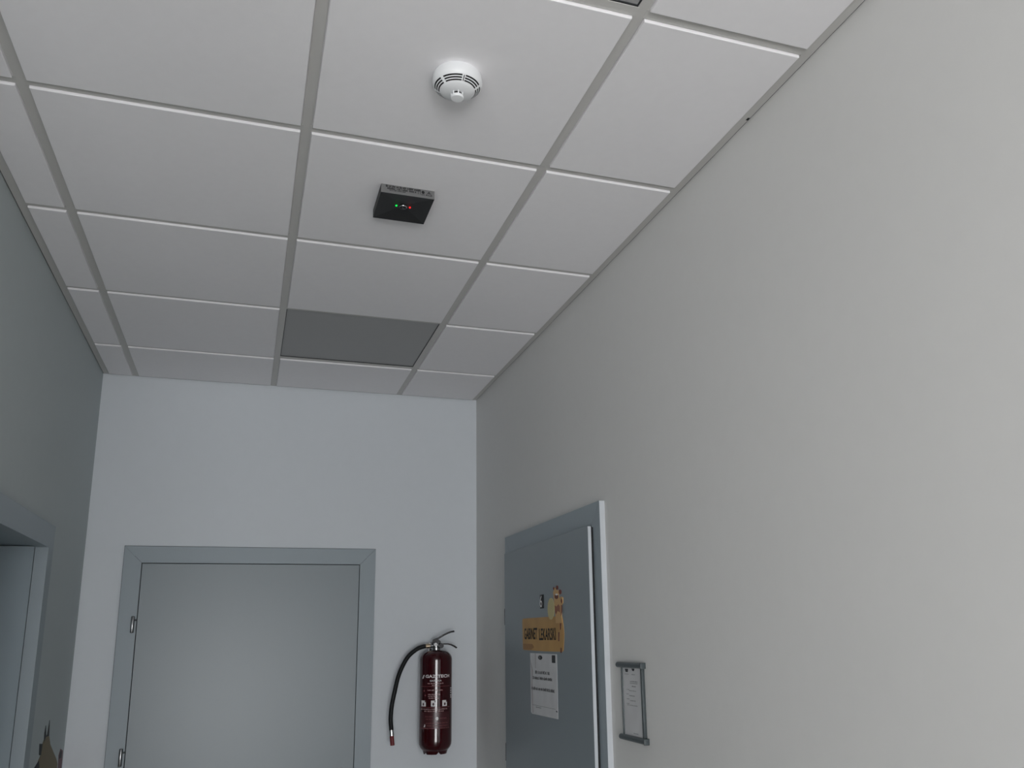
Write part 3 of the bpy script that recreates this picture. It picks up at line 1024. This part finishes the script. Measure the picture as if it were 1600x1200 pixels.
# ------------------------------------------------------------------ notice holder on the right wall
hold = empty('notice_holder', 'grey framed notice holder with rolled bars on the wall beside the door', 'notice holder')
hy0, hy1 = 0.966, 1.142
fw_ = lambda y, z, d: (XR - d, y, z)
MB().box(XR - 0.005, XR - 0.0005, hy0 + 0.012, hy1 - 0.022, 1.352, 1.558).build('backing', 'holder_grey', hold)
MB().box(XR - 0.0060, XR - 0.0050, hy0 + 0.018, hy1 - 0.029, 1.358, 1.552).build('sheet', 'paper', hold)
for z, ya, yb in ((1.5560, hy0, hy1), (1.3530, hy0 - 0.004, hy1 - 0.006)):
    m = MB().lathe([(0.0, ya), (0.0068, ya), (0.0080, ya + 0.0015), (0.0080, yb - 0.0015), (0.0068, yb), (0.0, yb)], (XR - 0.0085, 0, z), 'Y', seg=20)
    m.build('bar', 'holder_grey', hold)
    MB().bbox(XR - 0.0175, XR - 0.0005, ya - 0.002, ya + 0.003, z - 0.0084, z + 0.0084, 0.0015).build('end_cap', 'holder_grey', hold)
MB().bbox(XR - 0.010, XR - 0.0005, hy0 + 0.008, hy0 + 0.018, 1.358, 1.552, 0.001).build('side_rail', 'holder_grey', hold)
MB().bbox(XR - 0.010, XR - 0.0005, hy1 - 0.030, hy1 - 0.024, 1.358, 1.552, 0.001).build('side_rail', 'holder_grey', hold)
for y0, y1, z0, z1 in ((1.096, 1.073, 1.536, 1.545), (1.049, 1.029, 1.540, 1.547)):
    MB().prism([(y0, z1), (y1, z1), (y1 + 0.003, z0), (y0 - 0.006, z0)], fw_, 0.0064, 0.0059).build('emblem', 'ink', hold)
m = MB()
for y0, y1, z, h, sd in ((1.098, 1.068, 1.5305, 0.0022, 41), (1.050, 1.026, 1.5300, 0.0026, 42), (1.063, 1.010, 1.5105, 0.0032, 43), (1.063, 1.010, 1.5055, 0.0026, 44),
                         (1.051, 1.023, 1.4970, 0.0034, 45), (1.089, 1.071, 1.4870, 0.0026, 46), (1.071, 1.024, 1.4845, 0.0026, 47), (1.090, 1.072, 1.4745, 0.0026, 48),
                         (1.071, 1.031, 1.4705, 0.0030, 49), (1.089, 1.071, 1.4610, 0.0026, 50), (1.069, 1.030, 1.4570, 0.0030, 51), (1.090, 1.072, 1.4480, 0.0026, 52),
                         (1.088, 1.018, 1.4440, 0.0026, 53), (1.052, 1.020, 1.3680, 0.0026, 54)):
    scribble(m, y0, y1, z, h, fw_, 0.0064, sd)
tag(m.build('print', 'ink_soft', hold), kind='stuff')
place(hold, (XR, (hy0 + hy1) / 2, 1.345))

# ------------------------------------------------------------------ wall decal low on the left wall
dec = empty('wall_decal', 'brown wall decal with two black spikes low beside the recessed door', 'wall decal')
fd = lambda y, z, d: (XL + d, y, z)
MB().prism([(2.436, 1.322), (2.507, 1.315), (2.546, 1.281), (2.626, 1.245), (2.700, 1.212), (2.735, 1.190), (2.745, 1.06), (2.700, 0.92), (2.55, 0.86), (2.38, 0.90), (2.300, 1.05),
            (2.318, 1.226), (2.386, 1.263), (2.400, 1.303)], fd, 0.0010, 0.0001).build('body', 'decal_olive', dec)
MB().prism([(2.420, 1.300), (2.412, 1.335), (2.420, 1.360), (2.446, 1.322)], fd, 0.0014, 0.0001).build('spike', 'decal_black', dec)
MB().prism([(2.448, 1.318), (2.468, 1.326), (2.481, 1.374), (2.503, 1.316)], fd, 0.0014, 0.0001).build('spike', 'decal_black', dec)
MB().prism([(2.345, 1.304), (2.395, 1.299), (2.389, 1.261), (2.358, 1.264)], fd, 0.0014, 0.0001).build('tuft', 'decal_black', dec)
MB().prism([(2.300, 1.228), (2.361, 1.245), (2.384, 1.222), (2.330, 1.14), (2.292, 1.15)], fd, 0.0014, 0.0001).build('tuft', 'decal_black', dec)
MB().prism([(2.755, 1.185), (2.744, 1.220), (2.768, 1.242), (2.822, 1.230), (2.832, 1.190), (2.832, 1.05), (2.770, 1.03)], fd, 0.0012, 0.0001).build('patch', 'decal_maroon', dec)
MB().prism([(2.758, 1.205), (2.752, 1.222), (2.772, 1.238), (2.806, 1.226), (2.800, 1.205)], fd, 0.0015, 0.0011).build('patch', 'decal_black', dec)
place(dec, (XL, 2.55, 0.86))
